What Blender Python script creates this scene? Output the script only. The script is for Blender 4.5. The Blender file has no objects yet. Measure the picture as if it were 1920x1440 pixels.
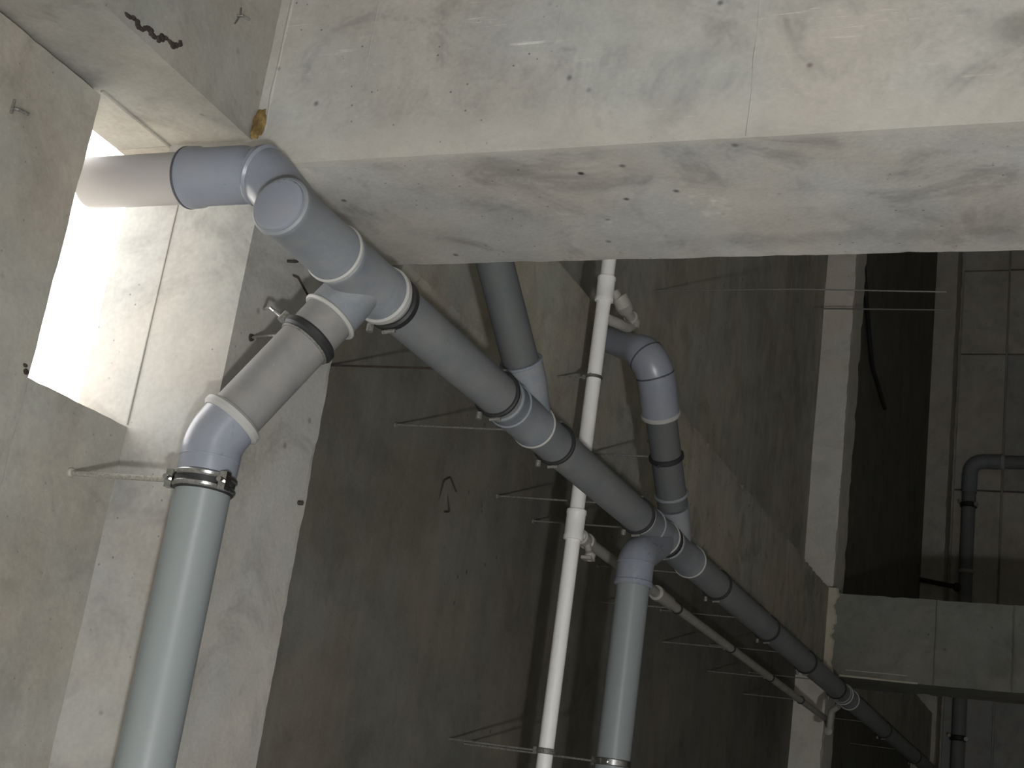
import bpy, math, random
from mathutils import Vector, Matrix, noise

# ------------------------------------------------------------------ camera, sky, lamp, exposure
G = 1.6                      # height of the camera above the floor; heights below are given from the camera
scene = bpy.context.scene
scene.view_settings.view_transform = 'Standard'
scene.view_settings.look = 'None'
scene.view_settings.exposure = 0.0
scene.view_settings.gamma = 1.0
scene.view_settings.use_curve_mapping = False
C = scene.collection

cam_data = bpy.data.cameras.new('camera')
cam_data.sensor_width = 36.0
cam_data.lens = 2657.15 / 1920 * 36.0
cam_data.clip_start = 0.02
cam = bpy.data.objects.new('camera', cam_data)
C.objects.link(cam)
right = Vector((0.92092, 0.36416, 0.1389))
down = Vector((0.01175, 0.33029, -0.94381))
fwd = Vector((-0.38957, 0.8708, 0.2999))
m = Matrix((right, -down, -fwd)).transposed().to_4x4()
m.translation = (0, 0, G)
cam.matrix_world = m
scene.camera = cam

world = bpy.data.worlds.new('overcast_sky')
scene.world = world
world.use_nodes = True
bg = world.node_tree.nodes['Background']
bg.inputs[0].default_value = (1.0, 0.965, 0.945, 1)
bg.inputs[1].default_value = 6.0

def lamp(name, loc, power, radius, color):
    d = bpy.data.lights.new(name, 'POINT')
    d.energy = power
    d.shadow_soft_size = radius
    d.color = color
    o = bpy.data.objects.new(name, d)
    o.location = (loc[0], loc[1], loc[2] + G)
    C.objects.link(o)
    return o
lamp('work_lamp', (1.28, -1.50, -1.15), 430, 0.08, (1.0, 0.99, 0.985))
ad = bpy.data.lights.new('added_floor_fill', 'AREA')     # added fill behind the camera, bounced off the floor to brighten undersides
ad.shape = 'RECTANGLE'; ad.size = 1.4; ad.size_y = 1.2
ad.energy = 100
ad.color = (1.0, 0.99, 0.985)
ao = bpy.data.objects.new('added_floor_fill', ad)
ao.location = (1.0, -1.0, 1.35 + G)                    # faces straight down
C.objects.link(ao)
scene.cycles.max_bounces = 5
scene.cycles.diffuse_bounces = 4
scene.cycles.glossy_bounces = 2

# ------------------------------------------------------------------ materials
def new_mat(name):
    mt = bpy.data.materials.new(name)
    mt.use_nodes = True
    nt = mt.node_tree
    b = nt.nodes['Principled BSDF']
    return mt, nt, b

class NB:
    """small helper to chain shader nodes"""
    def __init__(self, nt):
        self.nt = nt
    def n(self, t, **kw):
        x = self.nt.nodes.new(t)
        for k, v in kw.items():
            setattr(x, k, v)
        return x
    def link(self, a, b):
        self.nt.links.new(a, b)
    def sock(self, s, v):
        if isinstance(v, (int, float)):
            s.default_value = v
        elif isinstance(v, (tuple, list)):
            s.default_value = v
        else:
            self.link(v, s)
    def math(self, op, a, b=0.0, c=0.0, clamp=False):
        x = self.n('ShaderNodeMath', operation=op, use_clamp=clamp)
        self.sock(x.inputs[0], a); self.sock(x.inputs[1], b); self.sock(x.inputs[2], c)
        return x.outputs[0]
    def pos(self):
        return self.n('ShaderNodeNewGeometry').outputs['Position']
    def mapping(self, vec, scale=(1, 1, 1), loc=(0, 0, 0), rot=(0, 0, 0)):
        x = self.n('ShaderNodeMapping')
        self.link(vec, x.inputs[0])
        x.inputs['Scale'].default_value = scale
        x.inputs['Location'].default_value = loc
        x.inputs['Rotation'].default_value = rot
        return x.outputs[0]
    def noise(self, vec, scale, detail=4.0, rough=0.55, dist=0.0):
        x = self.n('ShaderNodeTexNoise')
        self.link(vec, x.inputs['Vector'])
        x.inputs['Scale'].default_value = scale
        x.inputs['Detail'].default_value = detail
        x.inputs['Roughness'].default_value = rough
        x.inputs['Distortion'].default_value = dist
        return x.outputs['Fac']
    def voronoi(self, vec, scale):
        x = self.n('ShaderNodeTexVoronoi')
        self.link(vec, x.inputs['Vector'])
        x.inputs['Scale'].default_value = scale
        return x.outputs['Distance']
    def ramp(self, f, lo, hi, smooth=True):
        x = self.n('ShaderNodeMapRange')
        x.interpolation_type = 'SMOOTHSTEP' if smooth else 'LINEAR'
        self.link(f, x.inputs[0])
        x.inputs[1].default_value = lo; x.inputs[2].default_value = hi
        x.inputs[3].default_value = 0.0; x.inputs[4].default_value = 1.0
        return x.outputs[0]
    def mix(self, f, a, b, mode='MIX'):
        x = self.n('ShaderNodeMix', data_type='RGBA', blend_type=mode)
        self.sock(x.inputs[0], f)
        self.sock(x.inputs[6], a if not (isinstance(a, tuple) and len(a) == 3) else a + (1,))
        self.sock(x.inputs[7], b if not (isinstance(b, tuple) and len(b) == 3) else b + (1,))
        return x.outputs[2]
    def bump(self, h, strength, dist):
        x = self.n('ShaderNodeBump')
        self.link(h, x.inputs['Height'])
        x.inputs['Strength'].default_value = strength
        x.inputs['Distance'].default_value = dist
        return x.outputs[0]

def concrete(name, base, warm=(1.04, 1.0, 0.945), cool=(0.98, 1.0, 0.985), var=0.35, streak=0.3,
             pits=1.0, seed=0.0, scratch=0.0, extra=None, bump=0.5):
    mt, nt, b = new_mat(name)
    k = NB(nt)
    p = k.mapping(k.pos(), loc=(seed, seed * 1.7, seed * 0.6))
    big = k.noise(p, 1.6, 3, 0.6, 0.6)
    mid = k.noise(p, 7.0, 5, 0.66)
    fine = k.noise(p, 85.0, 1, 0.6)
    st = k.noise(k.mapping(p, scale=(9.0, 9.0, 0.55)), 1.0, 3, 0.6)
    v = k.math('ADD', k.math('MULTIPLY_ADD', k.math('SUBTRACT', big, 0.5), var * 1.5, 1.0),
               k.math('MULTIPLY', k.math('SUBTRACT', mid, 0.5), var * 1.1))
    v = k.math('ADD', v, k.math('MULTIPLY', k.math('SUBTRACT', st, 0.5), streak))
    v = k.math('ADD', v, k.math('MULTIPLY', k.math('SUBTRACT', fine, 0.5), 0.22))
    # small air holes left in the cast face
    vd = k.voronoi(p, 11.0)
    hole = k.math('MULTIPLY', k.ramp(vd, 0.12, 0.03), k.ramp(big, 0.45, 0.6))
    vd2 = k.voronoi(p, 30.0)
    hole2 = k.math('MULTIPLY', k.ramp(vd2, 0.10, 0.04), k.ramp(big, 0.56, 0.42))
    holes = k.math('MULTIPLY', k.math('MAXIMUM', hole, k.math('MULTIPLY', hole2, 0.7)), 0.5 * pits)
    v = k.math('MULTIPLY', v, k.math('SUBTRACT', 1.0, holes))
    blot = k.math('MULTIPLY', k.ramp(k.noise(k.mapping(p, loc=(1, 9, 4)), 4.2, 4, 0.7, 0.8), 0.47, 0.74), 0.20 * pits)
    v = k.math('MULTIPLY', v, k.math('SUBTRACT', 1.0, blot))
    if scratch:
        s1 = k.noise(k.mapping(p, scale=(4.0, 4.0, 75.0), rot=(0, -0.13, 0)), 1.0, 4, 0.75)
        s = k.math('MULTIPLY', k.ramp(s1, 0.60, 0.74), k.ramp(mid, 0.46, 0.6))
        v = k.math('ADD', v, k.math('MULTIPLY', s, scratch))
    tint = k.ramp(k.noise(k.mapping(p, loc=(7, 2, 5)), 2.2, 2, 0.6), 0.36, 0.64)
    c1 = tuple(base[i] * warm[i] for i in range(3)); c2 = tuple(base[i] * cool[i] for i in range(3))
    col = k.mix(tint, c1, c2)
    comb = k.n('ShaderNodeCombineColor')
    for i in range(3):
        k.link(v, comb.inputs[i])
    col = k.mix(1.0, col, comb.outputs[0], 'MULTIPLY')
    if extra:
        col = extra(k, col)
    k.link(col, b.inputs['Base Color'])
    b.inputs['Roughness'].default_value = 0.88
    b.inputs['Specular IOR Level'].default_value = 0.25
    h = k.noise(p, 26.0, 3, 0.7)
    k.link(k.bump(h, bump, 0.004), b.inputs['Normal'])
    return mt

def pvc(name, base, rough=0.4, dust=0.0, dust_col=(0.20, 0.19, 0.17), seed=0.0, spec=0.5):
    mt, nt, b = new_mat(name)
    k = NB(nt)
    p = k.mapping(k.pos(), loc=(seed, seed, seed))
    n1 = k.noise(p, 9.0, 4, 0.68, 0.5)
    n2 = k.noise(p, 90.0, 2, 0.7)
    f = k.math('ADD', k.ramp(n1, 0.22, 0.82), k.math('MULTIPLY', k.math('SUBTRACT', n2, 0.5), 0.6), clamp=True)
    col = k.mix(k.math('MULTIPLY', f, dust), base, dust_col)
    spk = k.math('MULTIPLY', k.ramp(k.noise(p, 130.0, 2, 0.6), 0.70, 0.78), 0.35 * min(1.0, dust * 1.5))
    col = k.mix(spk, col, (0.5, 0.49, 0.46))
    k.link(col, b.inputs['Base Color'])
    k.link(k.math('MULTIPLY_ADD', f, 0.35 * dust, rough), b.inputs['Roughness'])
    b.inputs['Specular IOR Level'].default_value = spec
    k.link(k.bump(n2, 0.06 + 0.1 * dust, 0.002), b.inputs['Normal'])
    return mt

def plain(name, col, rough=0.5, metal=0.0, var=0.25, scale=60.0):
    mt, nt, b = new_mat(name)
    k = NB(nt)
    n1 = k.noise(k.pos(), scale, 4, 0.6)
    dark = tuple(c * (1 - var) for c in col)
    k.link(k.mix(k.ramp(n1, 0.3, 0.7), dark, col), b.inputs['Base Color'])
    b.inputs['Roughness'].default_value = rough
    b.inputs['Metallic'].default_value = metal
    k.link(k.bump(n1, 0.15, 0.002), b.inputs['Normal'])
    return mt

def beam_marks(k, col):
    """cement paste along the lower arris of the front face and a wavy water stain on the underside"""
    sep = k.n('ShaderNodeSeparateXYZ')
    k.link(k.pos(), sep.inputs[0])
    X, Y, Z = sep.outputs
    n = k.noise(k.pos(), 9.0, 5, 0.65)
    zz = k.math('ADD', Z, k.math('MULTIPLY', k.math('SUBTRACT', n, 0.5), 0.10))
    paste = k.math('MULTIPLY', k.ramp(zz, 1.420 + G, 1.335 + G), k.ramp(Y, 2.36, 2.34))
    col = k.mix(k.math('MULTIPLY', paste, 0.45), col, (0.50, 0.475, 0.43))
    n2 = k.noise(k.mapping(k.pos(), scale=(1, 0, 0)), 5.0, 4, 0.6)
    line = k.math('ADD', Y, k.math('MULTIPLY', k.math('SUBTRACT', n2, 0.5), 0.16))
    stain = k.math('MULTIPLY', k.ramp(line, 2.745, 2.775), k.ramp(line, 2.86, 2.785))
    stain = k.math('MULTIPLY', stain, k.math('MULTIPLY', k.ramp(X, -0.95, -0.75), k.ramp(n, 0.3, 0.55)))
    stain = k.math('MULTIPLY', stain, k.ramp(Z, 1.33 + G, 1.31 + G))
    col = k.mix(k.math('MULTIPLY', stain, 0.3), col, (0.15, 0.15, 0.135))
    # dark oily smudge towards the right on the front face
    dz = k.math('ABSOLUTE', k.math('SUBTRACT', zz, 1.492 + G))
    sm = k.math('MULTIPLY', k.math('MULTIPLY', k.ramp(X, -0.235, -0.16), k.ramp(X, 0.05, -0.05)), k.ramp(dz, 0.05, 0.012))
    return k.mix(k.math('MULTIPLY', sm, 0.55), col, (0.13, 0.13, 0.115))

M = {}
M['beam'] = concrete('beam_concrete', (0.42, 0.418, 0.405), seed=1.3, scratch=0.6, var=0.46, streak=0.2, pits=1.8, extra=beam_marks)
M['edge_beam'] = concrete('edge_beam_concrete', (0.32, 0.315, 0.295), seed=4.1, var=0.4, pits=1.4)
M['column'] = concrete('column_concrete', (0.395, 0.39, 0.375), seed=6.2, var=0.34, streak=0.14, pits=1.3)
M['pilaster'] = concrete('pilaster_concrete', (0.60, 0.59, 0.56), seed=2.9, var=0.2, streak=0.1, pits=0.7)
M['wall'] = concrete('wall_concrete', (0.355, 0.348, 0.327), seed=8.8, var=0.5, streak=0.25, warm=(1.05, 1.0, 0.92), cool=(0.98, 1.0, 0.96))
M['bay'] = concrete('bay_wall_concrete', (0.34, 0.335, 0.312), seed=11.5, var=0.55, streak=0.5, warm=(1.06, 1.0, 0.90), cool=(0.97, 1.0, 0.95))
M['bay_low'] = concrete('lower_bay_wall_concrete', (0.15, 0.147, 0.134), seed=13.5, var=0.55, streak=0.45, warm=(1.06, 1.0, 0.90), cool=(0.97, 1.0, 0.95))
M['edge_mid'] = concrete('stained_edge_beam_concrete', (0.36, 0.352, 0.325), seed=14.5, var=0.5, streak=0.4, pits=1.5, warm=(1.07, 1.0, 0.90), cool=(0.96, 1.0, 0.94))
M['far'] = concrete('far_concrete', (0.50, 0.485, 0.45), seed=15.0, var=0.4, streak=0.2)
M['far_pale'] = concrete('far_pale_concrete', (0.36, 0.37, 0.375), seed=17.0, var=0.35, streak=0.3)
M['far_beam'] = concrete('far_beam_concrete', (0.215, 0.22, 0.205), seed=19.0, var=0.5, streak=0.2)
M['mortar'] = concrete('mortar', (0.52, 0.50, 0.43), seed=21.0, var=0.3, pits=0.4)
M['floor'] = concrete('floor_concrete', (0.60, 0.595, 0.58), seed=23.0, var=0.3)
M['ground'] = concrete('outside_ground', (0.60, 0.585, 0.55), seed=25.0, var=0.3)
M['pipe_dusty'] = pvc('dusty_grey_pipe', (0.165, 0.185, 0.20), 0.5, 0.8, (0.245, 0.24, 0.232), 1.0, 0.4)
M['pipe_incl'] = pvc('dusty_light_grey_pipe', (0.18, 0.185, 0.19), 0.5, 0.85, (0.265, 0.25, 0.235), 2.0, 0.4)
M['pipe_clean'] = pvc('clean_grey_pipe', (0.235, 0.265, 0.27), 0.30, 0.1, (0.3, 0.3, 0.29), 3.0)
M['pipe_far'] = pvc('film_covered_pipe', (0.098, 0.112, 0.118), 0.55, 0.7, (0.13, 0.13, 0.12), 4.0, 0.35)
M['fit_blue'] = pvc('blue_grey_fitting', (0.225, 0.25, 0.305), 0.26, 0.4, (0.30, 0.298, 0.295), 5.0)
M['fit_main'] = pvc('dusty_blue_grey_fitting', (0.185, 0.212, 0.245), 0.42, 0.75, (0.30, 0.30, 0.30), 6.0)
M['outlet'] = pvc('pale_outlet_pipe', (0.40, 0.385, 0.38), 0.5, 0.3, (0.40, 0.38, 0.36), 7.0)
M['lip'] = pvc('pale_socket_lip', (0.40, 0.40, 0.385), 0.5, 0.4, (0.33, 0.32, 0.3), 8.0)
M['white'] = pvc('white_plastic', (0.90, 0.895, 0.87), 0.35, 0.15, (0.55, 0.53, 0.5), 9.0)
M['white_dusty'] = pvc('dusty_white_plastic', (0.36, 0.345, 0.31), 0.45, 0.5, (0.24, 0.23, 0.2), 10.0)
M['rubber'] = plain('black_rubber', (0.022, 0.024, 0.025), 0.55)
M['steel'] = plain('galvanised_steel', (0.62, 0.63, 0.62), 0.25, 1.0, 0.3, 120)
M['rod'] = plain('threaded_rod_zinc', (0.26, 0.255, 0.235), 0.55, 0.3, 0.5, 200)
M['tan_rod'] = plain('dusty_threaded_rod', (0.36, 0.345, 0.30), 0.65, 0.1, 0.45, 220)
M['rust'] = plain('rusty_and_shaded_iron', (0.06, 0.045, 0.04), 0.8, 0.2, 0.5, 80)  # real rust, and also the shade put into one clamp rod
M['foam'] = plain('yellow_brown_foam', (0.33, 0.225, 0.075), 0.8, 0.0, 0.6, 45)
M['seam'] = plain('dark_seam', (0.07, 0.075, 0.09), 0.6)

# ------------------------------------------------------------------ mesh helpers
BASE = {}
def link_mesh(name, verts, faces, mat, parent=None, smooth=False, angle=35):
    base = Vector((0, 0, 0))
    if parent is not None:
        base = BASE[parent.name]
    me = bpy.data.meshes.new(name)
    me.from_pydata([(v[0] - base.x, v[1] - base.y, v[2] + G - base.z) for v in verts], [], faces)
    me.validate()
    me.materials.append(mat)
    if smooth:
        for pl in me.polygons:
            pl.use_smooth = True
        me.set_sharp_from_angle(angle=math.radians(angle))
    o = bpy.data.objects.new(name, me)
    C.objects.link(o)
    if parent is not None:
        o.parent = parent
        BASE[o.name] = base
    else:
        BASE[o.name] = Vector((0, 0, 0))
    return o

def tag(o, label=None, cat=None, group=None, kind=None):
    if label: o['label'] = label
    if cat: o['category'] = cat
    if group: o['group'] = group
    if kind: o['kind'] = kind
    return o

def thing(name, loc, label, cat, group=None):
    o = bpy.data.objects.new(name, None)
    o.empty_display_size = 0.05
    o.location = (loc[0], loc[1], loc[2] + G)
    C.objects.link(o)
    BASE[o.name] = Vector(o.location)
    return tag(o, label, cat, group)

def own(name, loc, parts, mat, label, cat, group=None, smooth=True, angle=35):
    """a thing that is one mesh, with its origin at loc"""
    verts, faces = join(parts)
    me = bpy.data.meshes.new(name)
    me.from_pydata([(v[0] - loc[0], v[1] - loc[1], v[2] - loc[2]) for v in verts], [], faces)
    me.validate()
    me.materials.append(mat)
    if smooth:
        for pl in me.polygons:
            pl.use_smooth = True
        me.set_sharp_from_angle(angle=math.radians(angle))
    o = bpy.data.objects.new(name, me)
    o.location = (loc[0], loc[1], loc[2] + G)
    C.objects.link(o)
    BASE[o.name] = Vector(o.location)
    return tag(o, label, cat, group)

def join(parts):
    V, F = [], []
    for v, f in parts:
        n = len(V)
        V += list(v)
        F += [tuple(i + n for i in q) for q in f]
    return V, F

def part(name, parts, mat, parent, smooth=True, angle=35):
    v, f = join(parts if isinstance(parts, list) else [parts])
    return link_mesh(name, v, f, mat, parent, smooth, angle)

def frame(d, prev=None):
    d = d.normalized()
    if prev is None:
        a = Vector((0, 0, 1)) if abs(d.z) < 0.9 else Vector((1, 0, 0))
        u = (a - d * a.dot(d)).normalized()
    else:
        u = (prev - d * prev.dot(d)).normalized()
    return u, d.cross(u)

def sweep(path, seg=32, cap=True):
    """path: list of (point, radius); equal points with two radii give a step"""
    P = [Vector(p) for p, r in path]
    Rr = [r for p, r in path]
    n = len(P)
    V, F = [], []
    u = None
    for i in range(n):
        a, b = i, i
        while a > 0 and (P[i] - P[a]).length < 1e-6: a -= 1
        while b < n - 1 and (P[b] - P[i]).length < 1e-6: b += 1
        t = Vector((0, 0, 0))
        if a != i and (P[i] - P[a]).length > 1e-6: t += (P[i] - P[a]).normalized()
        if b != i and (P[b] - P[i]).length > 1e-6: t += (P[b] - P[i]).normalized()
        u, w = frame(t, u)
        for s in range(seg):
            an = 2 * math.pi * s / seg
            V.append(tuple(P[i] + (u * math.cos(an) + w * math.sin(an)) * Rr[i]))
    for i in range(n - 1):
        for s in range(seg):
            s2 = (s + 1) % seg
            F.append((i * seg + s, i * seg + s2, (i + 1) * seg + s2, (i + 1) * seg + s))
    if cap:
        F.append(tuple(range(seg - 1, -1, -1)))
        F.append(tuple((n - 1) * seg + s for s in range(seg)))
    return V, F

def lathe(p, d, prof, seg=40, cap=True):
    p = Vector(p); d = Vector(d).normalized()
    return sweep([(p + d * t, r) for t, r in prof], seg, cap)

def ring(p, d, ri, ro, w, seg=40, bev=0.2):
    """annular band centred on p, with slightly rounded outer edges"""
    p = Vector(p); d = Vector(d).normalized()
    u, v = frame(d)
    e = min((ro - ri) * 0.6, w * bev)
    prof = [(-w / 2, ri), (-w / 2, ro - e), (-w / 2 + e, ro), (w / 2 - e, ro), (w / 2, ro - e), (w / 2, ri)]
    V, F = [], []
    for t, r in prof:
        for s in range(seg):
            an = 2 * math.pi * s / seg
            V.append(tuple(p + d * t + (u * math.cos(an) + v * math.sin(an)) * r))
    k = len(prof)
    for i in range(k):
        j = (i + 1) % k
        for s in range(seg):
            s2 = (s + 1) % seg
            F.append((i * seg + s, i * seg + s2, j * seg + s2, j * seg + s))
    return V, F

def rounded(pts, rad, n=8):
    """polyline with its corners rounded"""
    P = [Vector(p) for p in pts]
    out = [P[0]]
    for i in range(1, len(P) - 1):
        a = (P[i - 1] - P[i]); b = (P[i + 1] - P[i])
        ang = a.angle(b)
        t = min(rad / math.tan(ang / 2), a.length * 0.48, b.length * 0.48)
        A = P[i] + a.normalized() * t; B = P[i] + b.normalized() * t
        for q in range(n + 1):
            s = q / n
            out.append(A * (1 - s) ** 2 + P[i] * 2 * s * (1 - s) + B * s ** 2)
    out.append(P[-1])
    return out

def tube(pts, r, rad=0.0, seg=24, n=8):
    q = rounded(pts, rad, n) if rad > 0 else [Vector(p) for p in pts]
    return sweep([(p, r) for p in q], seg)

def wob(v, amp, sc, seed):
    q = Vector((v[0] * sc + seed, v[1] * sc + seed * 2, v[2] * sc - seed))
    return noise.noise_vector(q) * amp

def block(x0, x1, y0, y1, z0, z1, step=0.03, amp=0.0015, edge=0.004, seed=0.0):
    """cast concrete block: gridded box with faintly uneven faces and nibbled arrises"""
    lo = (x0, y0, z0); hi = (x1, y1, z1)
    def cuts(a, b):
        n = max(1, int(round((b - a) / step)))
        return [a + (b - a) * i / n for i in range(n + 1)]
    g = [cuts(lo[i], hi[i]) for i in range(3)]
    idx = {}; V = []; F = []
    def vert(p):
        key = tuple(round(c, 5) for c in p)
        if key not in idx:
            on = [abs(p[i] - lo[i]) < 1e-6 or abs(p[i] - hi[i]) < 1e-6 for i in range(3)]
            q = Vector(p) + wob(p, amp, 3.0, seed)
            if sum(on) >= 2:
                c = Vector((lo[0] + hi[0], lo[1] + hi[1], lo[2] + hi[2])) / 2
                k = max(0.0, noise.noise(Vector((p[0] * 14 + seed, p[1] * 14, p[2] * 14)))) \
                    + 0.7 * max(0.0, noise.noise(Vector((p[0] * 47, p[1] * 47 + seed, p[2] * 47))))
                for i in range(3):
                    if on[i]:
                        q[i] += (edge * k) * (1 if c[i] > p[i] else -1)
            idx[key] = len(V); V.append(tuple(q))
        return idx[key]
    for ax in range(3):
        b_, c_ = (ax + 1) % 3, (ax + 2) % 3
        for side in (0, 1):
            val = lo[ax] if side == 0 else hi[ax]
            for i in range(len(g[b_]) - 1):
                for j in range(len(g[c_]) - 1):
                    q = []
                    for bi, cj in ((i, j), (i + 1, j), (i + 1, j + 1), (i, j + 1)):
                        p = [0, 0, 0]
                        p[ax] = val; p[b_] = g[b_][bi]; p[c_] = g[c_][cj]
                        q.append(vert(p))
                    F.append(tuple(q if side else q[::-1]))
    return V, F

def box(x0, x1, y0, y1, z0, z1):
    V = [(x0, y0, z0), (x1, y0, z0), (x1, y1, z0), (x0, y1, z0), (x0, y0, z1), (x1, y0, z1), (x1, y1, z1), (x0, y1, z1)]
    F = [(0, 3, 2, 1), (4, 5, 6, 7), (0, 1, 5, 4), (1, 2, 6, 5), (2, 3, 7, 6), (3, 0, 4, 7)]
    return V, F

def struct(name, parts, mat, label=None, cat=None, smooth=False):
    v, f = join(parts)
    o = link_mesh(name, v, f, mat, None, smooth)
    o['kind'] = 'structure'
    if label: o['label'] = label
    return o

# ------------------------------------------------------------------ the hall
WX, CX = -1.97, -1.752          # inner face of the left wall; face of columns and edge beams
FL, TOP = -G, 8.6
struct('floor', [box(-2.12, 6.0, -6.0, 17.2, FL - 0.15, FL)], M['floor'])
struct('ceiling', [box(-2.30, 6.2, -6.2, 17.2, TOP, TOP + 0.2)], M['wall'])
struct('wall_right', [box(6.0, 6.2, -6.0, 17.0, FL, TOP)], M['wall'])
struct('wall_back', [box(-2.3, 6.2, -6.2, -6.0, FL, TOP)], M['wall'])
# left wall: near bay with the light opening, then the dark bays
struct('wall_left', [block(WX - 0.15, WX, 1.0, 2.087, FL, 1.352, 0.03, 0.0012, 0.003, 1.0),
                     block(WX - 0.15, WX, 2.087, 2.41, FL, 0.72, 0.03, 0.0012, 0.003, 2.0),
                     box(WX - 0.15, WX, -6.0, 1.0, FL, 1.352), box(WX - 0.15, WX - 0.02, -6.0, 2.08, 1.345, 1.372),
                     box(WX - 0.15, WX, -6.0, 2.41, 1.85, TOP), box(WX - 0.15, WX, 2.34, 2.43, 1.365, 1.86)], M['wall'])
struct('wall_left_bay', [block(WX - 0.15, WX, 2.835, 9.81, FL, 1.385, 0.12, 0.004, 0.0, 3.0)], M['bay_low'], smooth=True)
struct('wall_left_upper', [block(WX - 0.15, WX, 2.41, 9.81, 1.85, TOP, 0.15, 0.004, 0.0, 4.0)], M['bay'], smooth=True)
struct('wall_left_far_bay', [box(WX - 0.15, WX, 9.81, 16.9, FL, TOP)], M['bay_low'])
edge0 = struct('edge_beam', [block(WX - 0.15, CX, -6.0, 2.345, 1.365, 1.90, 0.03, 0.0012, 0.004, 5.0)], M['edge_beam'],
               'concrete edge beam above the bright wall opening')
part('drip_edge', tube([(WX - 0.004, 2.09, 1.366), (WX - 0.004, 2.405, 1.366)], 0.006, 0, 8), M['edge_beam'], edge0)
edge1 = struct('edge_beam', [block(WX - 0.15, -1.768, 2.85, 9.82, 1.388, 1.895, 0.035, 0.002, 0.012, 6.0)], M['edge_mid'],
               'dark stained concrete edge beam behind the drain pipe')
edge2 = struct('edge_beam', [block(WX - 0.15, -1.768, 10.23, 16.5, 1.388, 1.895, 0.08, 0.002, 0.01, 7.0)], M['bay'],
               'concrete edge beam in the far dark bay')
col1 = struct('concrete_column', [block(WX - 0.15, CX, 2.41, 2.835, FL, 1.87, 0.016, 0.0012, 0.0035, 8.0)], M['column'],
              'pale concrete column beside the bright opening')
col2 = struct('concrete_column', [block(WX - 0.15, -1.755, 9.81, 10.23, FL, TOP, 0.05, 0.002, 0.018, 9.0)], M['pilaster'],
              'pale concrete column at the end of the dark bay wall')
col3 = struct('concrete_column', [block(WX - 0.15, -1.72, 16.4, 16.9, FL, TOP, 0.08, 0.003, 0.02, 10.0)], M['far'],
              'distant concrete column against the end wall')
part('joint_fin', tube([(WX - 0.002, 2.410, 0.725), (WX - 0.002, 2.410, 1.30)], 0.003, 0, 6), M['edge_beam'], col1)
beam1 = struct('concrete_beam', [block(WX, 6.0, 2.335, 2.88, 1.302, 1.868, 0.022, 0.0012, 0.0025, 11.0)], M['beam'],
               'large pale concrete beam crossing the top of the picture')
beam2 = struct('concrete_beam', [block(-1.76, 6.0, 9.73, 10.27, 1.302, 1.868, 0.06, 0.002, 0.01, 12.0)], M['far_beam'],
               'distant concrete beam crossing at the lower right')
struct('ground_outside', [box(-40, -2.15, -40, 40, FL - 0.2, FL - 0.05)], M['ground'])

# formwork seams and a patch on the big beam
def fin(x, z0, z1, y, w, h, seed, n=40):
    V, F = [], []
    for i in range(n + 1):
        z = z0 + (z1 - z0) * i / n
        a = 0.5 + 0.5 * noise.noise(Vector((z * 23 + seed, seed, 0)))
        dx = 0.004 * noise.noise(Vector((z * 9, seed * 3, 2.0)))
        hh = h * (0.25 + a); ww = w * (0.6 + 0.6 * a)
        V += [(x + dx - ww, y + 0.003, z), (x + dx, y - hh, z), (x + dx + ww, y + 0.003, z)]
    for i in range(n):
        for k_ in range(2):
            p = i * 3 + k_
            F.append((p, p + 1, p + 4, p + 3))
    return V, F
part('joint_fin', fin(-0.640, 1.305, 1.866, 2.335, 0.006, 0.0025, 3.3), M['beam'], beam1)
part('joint_fin', fin(-1.725, 1.38, 1.866, 2.335, 0.012, 0.0022, 5.3), M['beam'], beam1)
part('joint_fin', fin(-1.497, 1.50, 1.866, 2.335, 0.004, 0.0015, 7.3), M['beam'], beam1)
part('joint_fin', fin(-1.06, 1.55, 1.866, 2.335, 0.003, 0.0012, 8.3), M['beam'], beam1)
# board seams of the distant beam
part('joint_fin', fin(-1.05, 1.305, 1.866, 9.73, 0.012, 0.012, 1.1), M['far_beam'], beam2)
part('joint_fin', fin(-0.56, 1.305, 1.866, 9.73, 0.02, 0.015, 2.1), M['far_beam'], beam2)
# rough mortar squeezed out where the distant beam meets its column
def mortar_strip():
    V, F = [], []
    n = 34
    for i in range(n + 1):
        z = 1.32 + (1.90 - 1.32) * i / n
        a = noise.noise(Vector((z * 11, 3.0, 1.0))); b_ = noise.noise(Vector((z * 29, 7.0, 4.0)))
        w = 0.066 + 0.026 * a + 0.018 * b_
        V += [(-1.80, 9.735, z), (-1.795, 9.715 - 0.006 * a, z), (-1.79 + w, 9.712 - 0.008 * b_, z), (-1.775 + w, 9.735, z)]
    for i in range(n):
        for k_ in range(3):
            p = i * 4 + k_
            F.append((p, p + 1, p + 5, p + 4))
    return V, F
part('mortar_seam', mortar_strip(), M['mortar'], beam2)
part('mortar_smear', tube([(-1.66, 9.728, 1.312), (-1.45, 9.727, 1.309), (-1.15, 9.728, 1.305)], 0.007, 0.1, 8), M['mortar'], beam2)
part('mortar_smear', tube([(-1.62, 9.729, 1.352), (-1.22, 9.729, 1.350)], 0.003, 0, 8), M['mortar'], beam2)

# end wall made of cast panels
wall_end = struct('wall_end', [box(-2.12, 6.2, 16.9, 17.1, FL, TOP)], M['far'])
random.seed(4)
xs = [-1.70, -1.16, -0.55, 0.6, 1.8, 3.0, 4.5, 6.0]
zs = [-1.6, 0.2, 2.15, 3.05, 4.55, 6.25, 7.35, 8.55]
for i in range(len(xs) - 1):
    for j in range(len(zs) - 1):
        pale = (i >= 1 and j in (4,)) or (j == 1 and i >= 0)
        dy = random.uniform(0.0, 0.03)
        part('panel', box(xs[i] + 0.012, xs[i + 1] - 0.012, 16.82 + dy, 16.9, zs[j] + 0.012, zs[j + 1] - 0.012),
             M['far_pale'] if pale else M['far'], wall_end, smooth=False)

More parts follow.
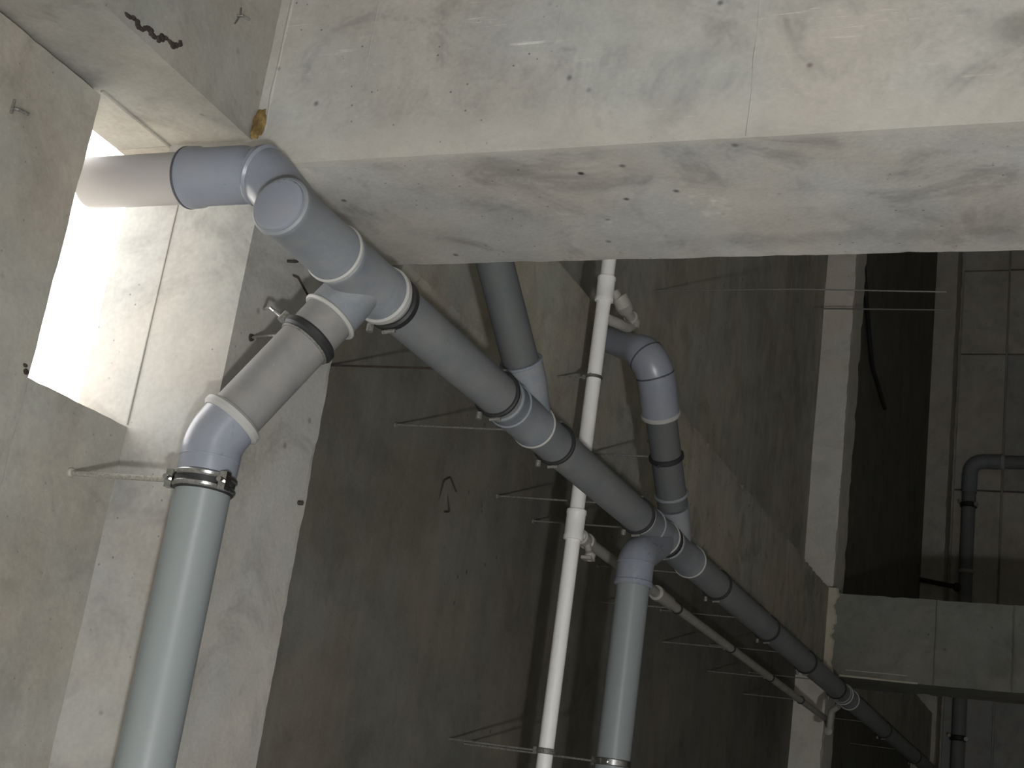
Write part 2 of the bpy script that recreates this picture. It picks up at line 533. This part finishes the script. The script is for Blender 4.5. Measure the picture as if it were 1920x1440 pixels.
# ------------------------------------------------------------------ main drain pipe along the wall
XM, ZM, R = -1.4535, 1.062, 0.055
AX = (0, 1, 0)
def on(y, dx=0.0, dz=0.0):
    return (XM + dx, y, ZM + dz)
drain = thing('drain_pipe', on(2.06), 'long dusty grey drain pipe running along the wall into the dark', 'drain pipe')
part('end_plug', lathe(on(2.055), AX, [(0.0, 0.047), (0.002, 0.052), (0.006, 0.0535), (0.014, 0.0535)]), M['fit_blue'], drain)

def fitting(y0, y1, branch=None, mat='fit_main', mouth=True, name='tee_fitting', r=0.0595):
    prof = [(0, 0.0565), (0.004, r + 0.001), (0.012, r + 0.002), (0.018, r), (y1 - y0 - 0.018, r), (y1 - y0 - 0.012, r + 0.002),
            (y1 - y0 - 0.004, r + 0.001), (y1 - y0, 0.0565)]
    ps = [lathe(on(y0), AX, prof, 48)]
    if branch:
        ps += branch
    return part(name, ps, M[mat], drain)
def lip(y, parent, w=0.010, ro=0.0640, mat='lip'):
    return part('socket_lip', ring(on(y), AX, 0.0560, ro, w, 48, 0.35), M[mat], parent)

# first fitting: plugged end, branch up to the outlet through the opening
YA = 2.18
f1 = fitting(2.062, 2.285, [sweep([(on(YA), 0.05), (on(YA, -0.045, 0.045), 0.056), (on(YA, -0.085, 0.085), 0.057)], 40)])
lip(2.283, f1, 0.014, 0.0645)
# second fitting: branch down to the near riser
E1 = Vector((-1.639, 2.27, 0.66)); M1 = Vector(on(2.42)); D1 = (E1 - M1)
f2 = fitting(2.292, 2.505, [sweep([(M1, 0.05), (M1 + D1 * 0.12, 0.057), (M1 + D1 * 0.245, 0.0585)], 40)])
lip(2.506, f2, 0.026, 0.0660)
part('branch_lip', ring(M1 + D1 * 0.245, D1, 0.0555, 0.0640, 0.010, 48, 0.35), M['lip'], f2)
# third fitting: slanting branch from above
f3 = fitting(3.20, 3.435, [sweep([(on(3.47 - 0.05, 0, 0.02), 0.05), (on(3.47 - 0.10, -0.012, 0.10), 0.057), (on(3.47 - 0.145, -0.017, 0.145), 0.058)], 40)], name='branch_fitting')
lip(3.255, f3, 0.008, 0.0630, 'fit_blue')
lip(3.435, f3, 0.010, 0.0640)
part('branch_lip', ring(on(3.47 - 0.145, -0.017, 0.145), (-0.12, -1, 1), 0.0505, 0.0610, 0.008), M['fit_blue'], f3)
# fourth fitting: riser from below
f4 = fitting(4.43, 4.735, [sweep([(on(4.66), 0.05), (on(4.645, 0.0, -0.05), 0.056)], 40)])
lip(4.555, f4, 0.010, 0.0640, 'fit_blue')
lip(4.735, f4, 0.012, 0.0645)
# fifth fitting: slanting branch from above
f5 = fitting(4.80, 5.11, [sweep([(on(4.92, 0, 0.03), 0.05), (on(4.85, 0, 0.10), 0.057), (on(4.815, 0, 0.135), 0.058)], 40)], name='branch_fitting')
lip(5.105, f5, 0.014, 0.0650)
f6 = fitting(8.62, 8.93, name='tee_fitting')
lip(8.68, f6, 0.016, 0.0650)
lip(8.92, f6, 0.016, 0.0650)
for a, b_ in ((2.50, 3.215), (3.42, 4.44), (4.72, 4.815), (5.10, 8.63), (8.91, 16.85)):
    part('pipe_section', lathe(on(a), AX, [(0, R), (b_ - a, R)], 48), M['pipe_dusty'], drain)

# ------------------------------------------------------------------ outlet through the opening
out = thing('outlet_pipe', (-1.585, YA, 1.195), 'pale grey pipe leading out through the bright opening', 'pipe')
nk = [(on(YA, -0.080, 0.080), 0.0565), (on(YA, -0.105, 0.105), 0.0575), (on(YA, -0.120, 0.120), 0.0585), ((-1.588, YA, 1.191), 0.0590),
      ((-1.600, YA, 1.1945), 0.0600), ((-1.604, YA, 1.195), 0.0555), ((-1.622, YA, 1.195), 0.0560), ((-1.630, YA, 1.195), 0.0600),
      ((-1.735, YA, 1.195), 0.0605), ((-1.742, YA, 1.195), 0.0640), ((-1.766, YA, 1.195), 0.0650), ((-1.772, YA, 1.195), 0.0560)]
el = part('elbow', sweep(nk, 48), M['fit_blue'], out)
part('elbow_collar', ring((-1.590, YA, 1.191), (-1, 0, 0.35), 0.055, 0.0650, 0.012, 48, 0.4), M['fit_blue'], el)
part('socket_lip', ring((-1.770, YA, 1.195), (1, 0, 0), 0.0555, 0.0655, 0.008, 48, 0.3), M['seam'], el)
part('pipe_section', lathe((-1.76, YA, 1.195), (-1, 0, 0), [(0, R), (0.262, R), (0.268, R - 0.003)], 48), M['outlet'], out)

# ------------------------------------------------------------------ near riser
ris = thing('riser_pipe', (-1.639, 2.27, FL), 'smooth grey riser pipe in front of the pale column', 'pipe')
part('pipe_section', lathe((-1.639, 2.27, FL + 0.01), (0, 0, 1), [(0, R), (0.565 - FL - 0.01, R)], 48), M['pipe_clean'], ris)
U1 = (M1 - E1).normalized()
ep = rounded([(-1.639, 2.27, 0.570), E1 - Vector((0, 0, 0.005)), E1 + U1 * 0.060], 0.11, 12)
rr = [0.0585, 0.0600] + [0.0595] * (len(ep) - 3) + [0.0600]
e1 = part('elbow', sweep(list(zip(ep, rr)), 48), M['fit_blue'], ris)
part('socket_lip', ring(E1 + U1 * 0.052, U1, 0.056, 0.0675, 0.022, 48, 0.3), M['lip'], e1)
part('elbow_seam', ring(E1 - Vector((0, 0, 0.045)), (0, 0, 1), 0.0585, 0.0606, 0.004), M['fit_blue'], e1)
part('slanting_section', sweep([(E1 + U1 * 0.05, R), (E1 + U1 * (D1.length * 0.80), R)], 48), M['pipe_incl'], ris)

# ------------------------------------------------------------------ slanting branch from above (behind the beam)
br = thing('branch_pipe', on(3.47 - 0.14, -0.017, 0.14), 'dim blue grey pipe slanting up behind the big beam', 'pipe')
bp = rounded([on(3.47 - 0.14, -0.017, 0.14), on(3.47 - 0.43, -0.052, 0.43), (XM - 0.052, 3.04, TOP)], 0.10, 8)
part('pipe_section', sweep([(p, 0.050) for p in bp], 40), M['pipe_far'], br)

# ------------------------------------------------------------------ bent soil pipe coming out of the wall
sb = thing('bend_pipe', on(4.81, 0, 0.14), 'grey pipe with swept blue grey elbow behind the white pipe', 'pipe')
sdir = Vector((0, -1, 1)).normalized()
sp0 = Vector(on(4.81, 0, 0.14)); sp1 = Vector(on(4.55, 0, 0.40))
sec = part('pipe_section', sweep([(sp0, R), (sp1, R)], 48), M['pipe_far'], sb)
part('pipe_collar', ring(sp0 + sdir * 0.045, sdir, 0.0545, 0.0625, 0.012, 48, 0.3), M['fit_main'], sec)
ctrl = [sp1 - sdir * 0.01, Vector((XM, 4.395, 1.625)), Vector((-1.68, 4.53, 1.735))]
apath = rounded(ctrl, 0.15, 16)
na = len(apath)
rad = []
for i in range(na):
    t = i / (na - 1)
    rad.append(0.066 if t < 0.6 else 0.066 - ((t - 0.6) / 0.4) ** 2 * 0.020)
eb = part('elbow', sweep(list(zip(apath, rad)), 48), M['fit_blue'], sb)
part('socket_lip', ring(sp1, sdir, 0.055, 0.0700, 0.020, 48, 0.3), M['lip'], eb)
for q in (4, 11):
    d = apath[q + 1] - apath[q - 1]
    part('elbow_seam', ring(apath[q], d, rad[q] - 0.002, rad[q] + 0.0015, 0.006), M['seam'], eb)
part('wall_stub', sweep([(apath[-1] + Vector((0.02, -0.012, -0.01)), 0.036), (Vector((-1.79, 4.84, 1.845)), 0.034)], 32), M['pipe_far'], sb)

# ------------------------------------------------------------------ second riser
r2 = thing('riser_pipe', (-1.447, 4.44, FL), 'grey riser pipe hanging below the drain pipe next to the white pipe', 'pipe')
part('pipe_section', lathe((-1.447, 4.44, FL + 0.01), (0, 0, 1), [(0, R), (0.84 - FL - 0.01, R)], 48), M['pipe_clean'], r2)
e2p = rounded([(-1.447, 4.44, 0.832), (-1.447, 4.44, 0.928), (-1.452, 4.66, 1.03)], 0.08, 12)
e2 = part('elbow', sweep([(p, 0.0615) for p in e2p], 48), M['fit_blue'], r2)
part('socket_lip', ring((-1.447, 4.44, 0.838), (0, 0, 1), 0.0555, 0.0645, 0.022, 48, 0.3), M['fit_blue'], e2)
part('elbow_seam', ring((-1.447, 4.44, 0.905), (0, 0, 1), 0.060, 0.0630, 0.005), M['fit_blue'], e2)

# ------------------------------------------------------------------ white water pipe
WPX, WPY = -1.632, 4.32
wp = thing('water_pipe', (WPX, WPY, FL), 'thin white upright water pipe behind the drain pipe', 'pipe')
part('pipe_section', lathe((WPX, WPY, FL + 0.01), (0, 0, 1), [(0, 0.025), (TOP - FL - 0.02, 0.025)], 32), M['white'], wp)
part('tee_fitting', [lathe((WPX, WPY, 1.795), (0, 0, 1), [(0, 0.026), (0.002, 0.032), (0.012, 0.033), (0.016, 0.031), (0.080, 0.031), (0.084, 0.033), (0.092, 0.032), (0.095, 0.026)], 32),
                     lathe((WPX, WPY, 1.845), (0.15, 1, -0.1), [(0.0, 0.02), (0.055, 0.02), (0.057, 0.023), (0.07, 0.023)], 24)], M['white'], wp)
part('tee_fitting', [lathe((WPX, WPY, 0.945), (0, 0, 1), [(0, 0.026), (0.002, 0.033), (0.014, 0.034), (0.018, 0.032), (0.086, 0.032), (0.09, 0.034), (0.102, 0.033), (0.104, 0.026)], 32),
                     lathe((WPX, WPY, 0.975), (0, 1, 0), [(0.0, 0.02), (0.06, 0.02)], 24)], M['white'], wp)
# tap branch on the upper tee
tb = thing('tap_branch', (WPX, 4.40, 1.80), 'small white cluster of elbows beside the upper white tee', 'pipe fitting')
part('pipe_section', tube([(-1.608, 4.345, 1.842), (-1.578, 4.365, 1.800), (-1.575, 4.490, 1.787)], 0.018, 0.02), M['white_dusty'], tb)
part('elbow', sweep([((-1.590, 4.352, 1.828), 0.018), ((-1.589, 4.353, 1.827), 0.027), ((-1.578, 4.370, 1.803), 0.030), ((-1.576, 4.395, 1.798), 0.028), ((-1.576, 4.397, 1.798), 0.018)], 24), M['white_dusty'], tb)
part('elbow', sweep([((-1.575, 4.455, 1.790), 0.018), ((-1.575, 4.457, 1.790), 0.026), ((-1.575, 4.485, 1.786), 0.029), ((-1.577, 4.492, 1.765), 0.026), ((-1.577, 4.492, 1.763), 0.018)], 24), M['white_dusty'], tb)
part('pipe_section', tube([(-1.577, 4.488, 1.770), (-1.580, 4.450, 1.748), (-1.590, 4.385, 1.738), (-1.615, 4.335, 1.735)], 0.019, 0.02), M['white_dusty'], tb)

# ------------------------------------------------------------------ thin white line under the drain pipe
SZ = 0.963
cp = thing('condensate_pipe', (WPX, 4.38, SZ), 'thin dusty white pipe running off below the drain pipe', 'pipe')
part('pipe_section', lathe((WPX, 4.375, SZ + 0.01), (0, 1, -0.0025), [(0, 0.019), (4.83, 0.019)], 24), M['white_dusty'], cp)
vl = part('valve', [lathe((WPX, 4.385, SZ + 0.01), (0, 1, 0), [(0, 0.02), (0.003, 0.026), (0.03, 0.027), (0.034, 0.022), (0.06, 0.022), (0.064, 0.028), (0.09, 0.027), (0.094, 0.02)], 24),
                    lathe((WPX + 0.01, 4.43, SZ), (0.35, 0, -1), [(0, 0.012), (0.04, 0.012)], 16)], M['white_dusty'], cp)
part('handle', [lathe((WPX + 0.022, 4.43, SZ - 0.036), (0.5, -0.35, -1), [(0, 0.010), (0.004, 0.018), (0.014, 0.020), (0.026, 0.012)], 16),
                box(WPX + 0.004, WPX + 0.040, 4.402, 4.446, SZ - 0.060, SZ - 0.050)], M['white_dusty'], vl)
part('union', lathe((WPX, 5.30, SZ + 0.008), (0, 1, 0), [(0, 0.02), (0.004, 0.030), (0.03, 0.031), (0.036, 0.026), (0.20, 0.026), (0.205, 0.02)], 24), M['white_dusty'], cp)
part('end_stub', [tube([(-1.575, 9.0, 0.875), (-1.568, 9.0, 0.99), (-1.522, 8.97, 1.022)], 0.019, 0.02),
                  lathe((-1.575, 9.02, 0.870), (0, -1, -0.1), [(0, 0.018), (0.002, 0.024), (0.045, 0.025), (0.05, 0.016)], 24),
                  tube([(WPX, 9.19, SZ), (-1.60, 9.16, 0.90), (-1.575, 9.01, 0.872)], 0.018, 0.02)], M['white_dusty'], cp)

# ------------------------------------------------------------------ pipe clamps with their rods
def bolt(p, d, r=0.006, l=0.02):
    return lathe(p, d, [(0, r), (l, r)], 8)
def clamp_ring(name, p, d, r, w, mat, parent, th=0.006):
    return part(name, ring(p, d, r + 0.0003, r + th, w, 40, 0.25), mat, parent)

HANG = [  # y along the drain, label, wall depth the rod reaches
    (2.548, 'wide black rubber pipe clamp just past the double tee', CX, 0.026),
    (3.165, 'black pipe clamp on the drain before the slanting branch', WX, 0.015),
    (3.600, 'black pipe clamp on the drain left of the white pipe', WX, 0.014),
    (4.415, 'black pipe clamp on the drain above the second riser', WX, 0.014),
    (4.768, 'black pipe clamp on the drain just past the second riser tee', WX, 0.026),
    (5.530, 'black pipe clamp on the drain past the last slanting branch', WX, 0.018),
    (6.500, 'black pipe clamp midway along the dark run of the drain', WX, 0.020),
    (7.470, 'black pipe clamp on the drain left of the far pale column', WX, 0.022),
    (8.430, 'black pipe clamp on the drain next to the far double collar', WX, 0.022),
    (10.45, 'faint black pipe clamp on the drain below the distant beam', WX, 0.024),
    (12.30, 'farthest faint black pipe clamp on the drain', WX, 0.026),
]
for y, label, wx, w in HANG:
    h = thing('pipe_clamp', on(y), label, 'pipe clamp', 'clamps along the drain pipe')
    rg = clamp_ring('band', on(y), AX, R, w, M['rubber'], h, 0.0085)
    part('bolt', [bolt(on(y, 0.02, -0.066), (-1, 0, -0.1), 0.005, 0.030)], M['rod'], rg)
    part('bolt', [bolt(on(y - 0.012, -0.036, -0.072), (0, 0, 1), 0.008, 0.018)], M['rod'], rg)
    part('bolt', [bolt(on(y, 0.016, 0.064), (-1, 0, 0.1), 0.004, 0.026)], M['rod'], rg)
    if y < 3.0:
        continue
    up = 0.066 if y < 3.3 else 0.036
    part('rod', lathe(on(y, -0.052, up), (-1, 0, 0.02), [(0, 0.0032), (XM - 0.052 - wx, 0.0032)], 10), M['rust' if y < 3.3 else 'rod'], h)  # second clamp's rod lies in shadow; the shade is put into its dark colour
    part('anchor', lathe((wx + 0.006, y, ZM + up + 0.008), (-1, 0, 0), [(0, 0.008), (0.005, 0.009)], 10), M['rod'], h)

# black clamp on the slanting part of the near riser, with two rods to the column
P1 = E1 + U1 * (D1.length * 0.61)
h = thing('pipe_clamp', P1, 'black rubber clamp around the slanting pipe of the near riser', 'pipe clamp', 'clamps on the side pipes')
rg = clamp_ring('band', P1, U1, R, 0.022, M['rubber'], h, 0.009)
part('clip', ring(P1 - U1 * 0.014, U1, R + 0.0003, R + 0.004, 0.005), M['rod'], rg)
side = Vector((-1, 0, 0)); side = (side - U1 * side.dot(U1)).normalized()
upv = U1.cross(side) * -1
if upv.z < 0: upv = -upv
B1 = P1 + side * 0.05 + upv * 0.045
part('bolt', [bolt(B1 - U1 * 0.01, U1, 0.009, 0.022)], M['rod'], rg)
part('bolt', [bolt(B1 + side * 0.004, side + Vector((0, 0, 0.2)), 0.004, 0.03)], M['rod'], rg)
part('rod', tube([B1 + side * 0.01, B1 + side * 0.045 + Vector((0, 0, 0.008)), Vector((CX, 2.509, 1.034))], 0.0035, 0.01, 8), M['steel'], h)
part('rod', tube([P1 + side * 0.057 - upv * 0.01, Vector((CX, 2.481, 0.955))], 0.0032, 0, 8), M['steel'], h)
part('anchor', lathe((CX + 0.005, 2.481, 0.955), (-1, 0, 0), [(0, 0.008), (0.005, 0.009)], 10), M['rust'], h)

# shiny double steel clamp on the near riser
h = thing('pipe_clamp', (-1.639, 2.27, 0.56), 'shiny double steel clamp on the near riser with long rod', 'pipe clamp', 'clamps on the side pipes')
b1 = clamp_ring('band', (-1.639, 2.27, 0.578), (0, 0, 1), R, 0.011, M['steel'], h, 0.008)
b2 = clamp_ring('band', (-1.639, 2.27, 0.556), (0, 0, 1), R, 0.011, M['steel'], h, 0.008)
part('rubber_liner', ring((-1.639, 2.27, 0.567), (0, 0, 1), R + 0.0003, R + 0.0045, 0.040, 40), M['rubber'], h)
for sx in (-1, 1):
    part('ear', [box(-1.639 + sx * 0.0625 - 0.008, -1.639 + sx * 0.0625 + 0.008, 2.236, 2.252, 0.549, 0.585)], M['steel'], b1)
    part('bolt', [bolt((-1.639 + sx * 0.0625, 2.224, 0.567), (0, 1, 0), 0.006, 0.045)], M['steel'], b1)
part('rod', lathe((-1.70, 2.268, 0.570), (-1, 0, 0.02), [(0, 0.0058), (0.270, 0.0058)], 10), M['tan_rod'], h)
part('anchor', lathe((WX + 0.008, 2.266, 0.576), (-1, 0, 0), [(0, 0.007), (0.004, 0.010), (0.008, 0.010)], 12), M['white_dusty'], h)

def small_clamp(name, p, axis, r, wx, label, mats=('steel', 'rod'), w=0.012, rod=True, tooth=True):
    h = thing(name, p, label, 'pipe clamp', 'clamps on the side pipes')
    p = Vector(p)
    bnd = clamp_ring('band', p, axis, r, w, M[mats[0]], h, 0.005)
    part('ear', [box(p.x - r - 0.016, p.x - r - 0.002, p.y - 0.006, p.y + 0.006, p.z - w * 0.6, p.z + w * 0.6)], M[mats[1]], bnd)
    part('bolt', [bolt(p + Vector((0.0, -r - 0.012, 0)), (0, 1, 0), 0.004, 0.012)], M[mats[1]], bnd)
    if rod:
        part('rod', lathe(p + Vector((-r - 0.01, 0, 0)), (-1, 0, 0.01), [(0, 0.0035), (p.x - r - 0.01 - wx, 0.0035)], 8), M['rod'], h)
    return h
small_clamp('pipe_clamp', (WPX, WPY, 1.515), (0, 0, 1), 0.025, -1.768, 'shiny steel clip on the white pipe above the drain')
small_clamp('pipe_clamp', (WPX, WPY, 0.262), (0, 0, 1), 0.025, WX, 'dull steel clip low on the white pipe at the picture edge', ('rod', 'rod'), 0.018)
small_clamp('pipe_clamp', (-1.447, 4.44, 0.258), (0, 0, 1), R, WX, 'shiny steel clamp low on the second riser at the picture edge', ('steel', 'steel'), 0.022)
pS = Vector(on(4.67, 0, 0.28))
h = thing('pipe_clamp', pS, 'black clamp on the bent pipe below its elbow', 'pipe clamp', 'clamps on the side pipes')
rg = clamp_ring('band', pS, sdir, R, 0.020, M['rubber'], h, 0.008)
part('bolt', [bolt(pS + Vector((-0.01, -0.046, -0.046)), (0, -0.7, -0.7), 0.005, 0.012)], M['steel'], rg)
part('rod', lathe(pS + Vector((-0.06, 0, 0)), (-1, 0, 0), [(0, 0.004), (0.255, 0.004)], 8), M['rod'], h)
for y, label in ((5.62, 'black clip on the thin white pipe just past its union'), (6.58, 'black clip on the thin white pipe below the dark drain run'),
                 (7.48, 'black clip on the thin white pipe near the far column'), (8.33, 'black clip on the thin white pipe in front of the far column')):
    small_clamp('pipe_clip', (WPX, y, SZ + 0.01 - 0.0025 * (y - 4.375)), (0, 1, 0), 0.019, WX, label, ('rubber', 'rod'), 0.016)

# ------------------------------------------------------------------ rods, nails and oddments on the concrete
own('tie_rod', (WX, 5.843, 2.480), [tube([(WX - 0.01, 5.843, 2.480), (-1.30, 5.843, 2.478), (-0.656, 5.843, 2.455)], 0.0035, 0.3, 8)], M['rod'],
    'long thin steel rod sticking out of the dark wall, upper one', 'rod', 'thin rods sticking out of the wall')
own('tie_rod', (WX, 9.40, 3.83), [tube([(WX - 0.01, 9.40, 3.835), (-1.03, 9.40, 3.815)], 0.006, 0, 8)], M['rod'],
    'shorter thin steel rod beside the far pale column, lower one', 'rod', 'thin rods sticking out of the wall')
own('bent_nail', (CX, 2.200, 1.590), [tube([(CX - 0.01, 2.188, 1.588), (CX + 0.012, 2.194, 1.590), (CX + 0.013, 2.218, 1.596)], 0.0032, 0.004, 8),
     tube([(CX + 0.002, 2.196, 1.612), (CX + 0.006, 2.194, 1.590), (CX + 0.002, 2.186, 1.566)], 0.0022, 0.004, 8)], M['steel'],
    'small bent steel nail in the edge beam above the opening', 'nail')
own('bent_nail', (WX, 1.875, 1.190), [tube([(WX - 0.01, 1.862, 1.194), (WX + 0.010, 1.868, 1.194), (WX + 0.012, 1.896, 1.198)], 0.0036, 0.004, 8),
     tube([(WX + 0.002, 1.862, 1.212), (WX + 0.003, 1.862, 1.182)], 0.003, 0, 8)], M['rod'],
    'small steel nail in the wall left of the bright opening', 'nail')
own('bent_nail', (CX, 2.585, 1.170), [tube([(CX - 0.01, 2.560, 1.175), (CX + 0.02, 2.567, 1.175), (CX + 0.024, 2.585, 1.190)], 0.0035, 0.004, 8)], M['rust'],
    'short dark nail in the column under the drain fitting', 'nail')
own('iron_hook', (CX, 2.60, 1.13), [tube([(CX - 0.01, 2.592, 1.158), (CX + 0.012, 2.600, 1.150), (CX + 0.012, 2.655, 1.128)], 0.0028, 0.006, 8)], M['rust'],
    'thin dark wire hook on the column above the slanting riser', 'hook')
own('bent_nail', (CX, 2.800, 0.664), [lathe((CX - 0.006, 2.800, 0.664), (1, 0.3, 0), [(0, 0.006), (0.018, 0.005)], 8)], M['rust'],
    'dark nail stub low on the shaded column side', 'nail')
own('wire_loop', (WX, 4.02, 1.0), [tube([(WX - 0.005, 3.965, 0.945), (WX + 0.006, 3.975, 1.040), (WX + 0.006, 4.015, 1.062), (WX + 0.006, 4.075, 1.030)], 0.0028, 0.01, 8),
     tube([(WX - 0.005, 4.010, 1.035), (WX + 0.006, 4.050, 0.955), (WX + 0.006, 4.010, 0.945)], 0.0028, 0.008, 8)], M['rust'],
    'thin dark bent wire scrap on the dark wall', 'wire')
def blob(p, rx, ry, rz, seed, n=14, mm=20):
    V, F = [], []
    for i in range(n + 1):
        th = math.pi * i / n
        for j in range(mm):
            ph = 2 * math.pi * j / mm
            d = Vector((math.sin(th) * math.cos(ph), math.sin(th) * math.sin(ph), math.cos(th)))
            k_ = 1 + 0.28 * noise.noise(d * 2.3 + Vector((seed, 0, 0))) + 0.12 * noise.noise(d * 6 + Vector((0, seed, 0)))
            V.append((p[0] + d.x * rx * k_, p[1] + d.y * ry * k_, p[2] + d.z * rz * k_))
    for i in range(n):
        for j in range(mm):
            j2 = (j + 1) % mm
            F.append((i * mm + j, (i + 1) * mm + j, (i + 1) * mm + j2, i * mm + j2))
    return V, F
own('foam_blob', (CX + 0.015, 2.335, 1.400), [blob((CX + 0.012, 2.333, 1.405), 0.016, 0.012, 0.034, 1.0), blob((CX + 0.010, 2.330, 1.383), 0.012, 0.012, 0.017, 4.0)], M['foam'],
    'yellow brown lump of foam where edge beam meets big beam', 'foam')
own('rust_spot', (WX, 2.076, 0.728), [blob((WX + 0.001, 2.074, 0.727), 0.003, 0.008, 0.006, 3.0, 6, 8), blob((WX + 0.001, 2.068, 0.738), 0.002, 0.007, 0.004, 6.0, 6, 8)], M['rust'],
    'dark rusty crumb at the lower left corner of the bright opening', 'rust spot')
# honeycombed crust hanging along the edge beam arris
crust = []
random.seed(8)
for i in range(16):
    t = i / 15
    y = 1.875 + 0.155 * t + random.uniform(-0.005, 0.005)
    z = 1.384 + 0.036 * t * t + 0.005 * math.sin(i * 1.3)
    crust.append(blob((CX + 0.001, y, z), 0.004, random.uniform(0.006, 0.012), random.uniform(0.004, 0.009), i * 1.7, 6, 8))
own('tar_crust', (CX, 1.95, 1.395), crust, M['rust'], 'dark crumbly crust on the edge beam side', 'crust')
# rod and cable on the distant column and bay wall
own('iron_bar', (-1.75, 16.38, 3.3), [tube([(-1.99, 16.36, 3.36), (-1.57, 16.30, 3.29)], 0.028, 0, 10), blob((-1.56, 16.30, 3.285), 0.05, 0.05, 0.05, 2.0, 8, 10)], M['rust'],
    'dark iron bar with knob on the distant column', 'bar')
own('hanging_cable', (WX, 11.6, 4.6), [tube([(WX + 0.02, 11.0, 5.2), (WX + 0.03, 11.4, 4.75), (WX + 0.02, 12.0, 4.35), (WX + 0.02, 12.9, 4.25)], 0.02, 0.3, 8)], M['rubber'],
    'black cable hanging on the far dark bay wall', 'cable')

# distant pipe on the end wall
fp = thing('wall_pipe', (-1.50, 16.70, FL), 'distant grey pipe with elbow on the end wall', 'pipe')
fr = 0.075
part('pipe_section', lathe((-1.505, 16.68, FL + 0.01), (0, 0, 1), [(0, fr), (4.55 - FL, fr)], 24), M['pipe_dusty'], fp)
part('elbow', sweep([(p, fr * 1.12) for p in rounded([(-1.505, 16.68, 4.48), (-1.505, 16.68, 4.86), (-1.15, 16.68, 4.86)], 0.20, 10)], 24), M['fit_main'], fp)
part('pipe_section', lathe((-1.17, 16.68, 4.86), (1, 0, 0), [(0, fr), (4.5, fr)], 24), M['pipe_dusty'], fp)
part('socket_lip', ring((-1.15, 16.68, 4.86), (1, 0, 0), fr, fr * 1.25, 0.05), M['lip'], fp)
part('socket_lip', ring((-1.505, 16.68, 3.55), (0, 0, 1), fr, fr * 1.2, 0.04), M['lip'], fp)
for z, label in ((4.33, 'tiny black clamp on the distant pipe above the distant beam'), (1.68, 'tiny black clamp on the distant pipe below the distant beam')):
    h = thing('pipe_clamp', (-1.505, 16.68, z), label, 'pipe clamp', 'clamps on the distant pipe')
    rg = clamp_ring('band', (-1.505, 16.68, z), (0, 0, 1), fr, 0.06, M['rubber'], h, 0.02)
    part('bolt', [bolt((-1.505 + fr + 0.015, 16.60, z - 0.01), (0, -1, 0), 0.026, 0.05)], M['steel'], rg)
    part('bolt', [bolt((-1.505 - fr - 0.015, 16.60, z + 0.01), (0, -1, 0), 0.018, 0.05)], M['steel'], rg)
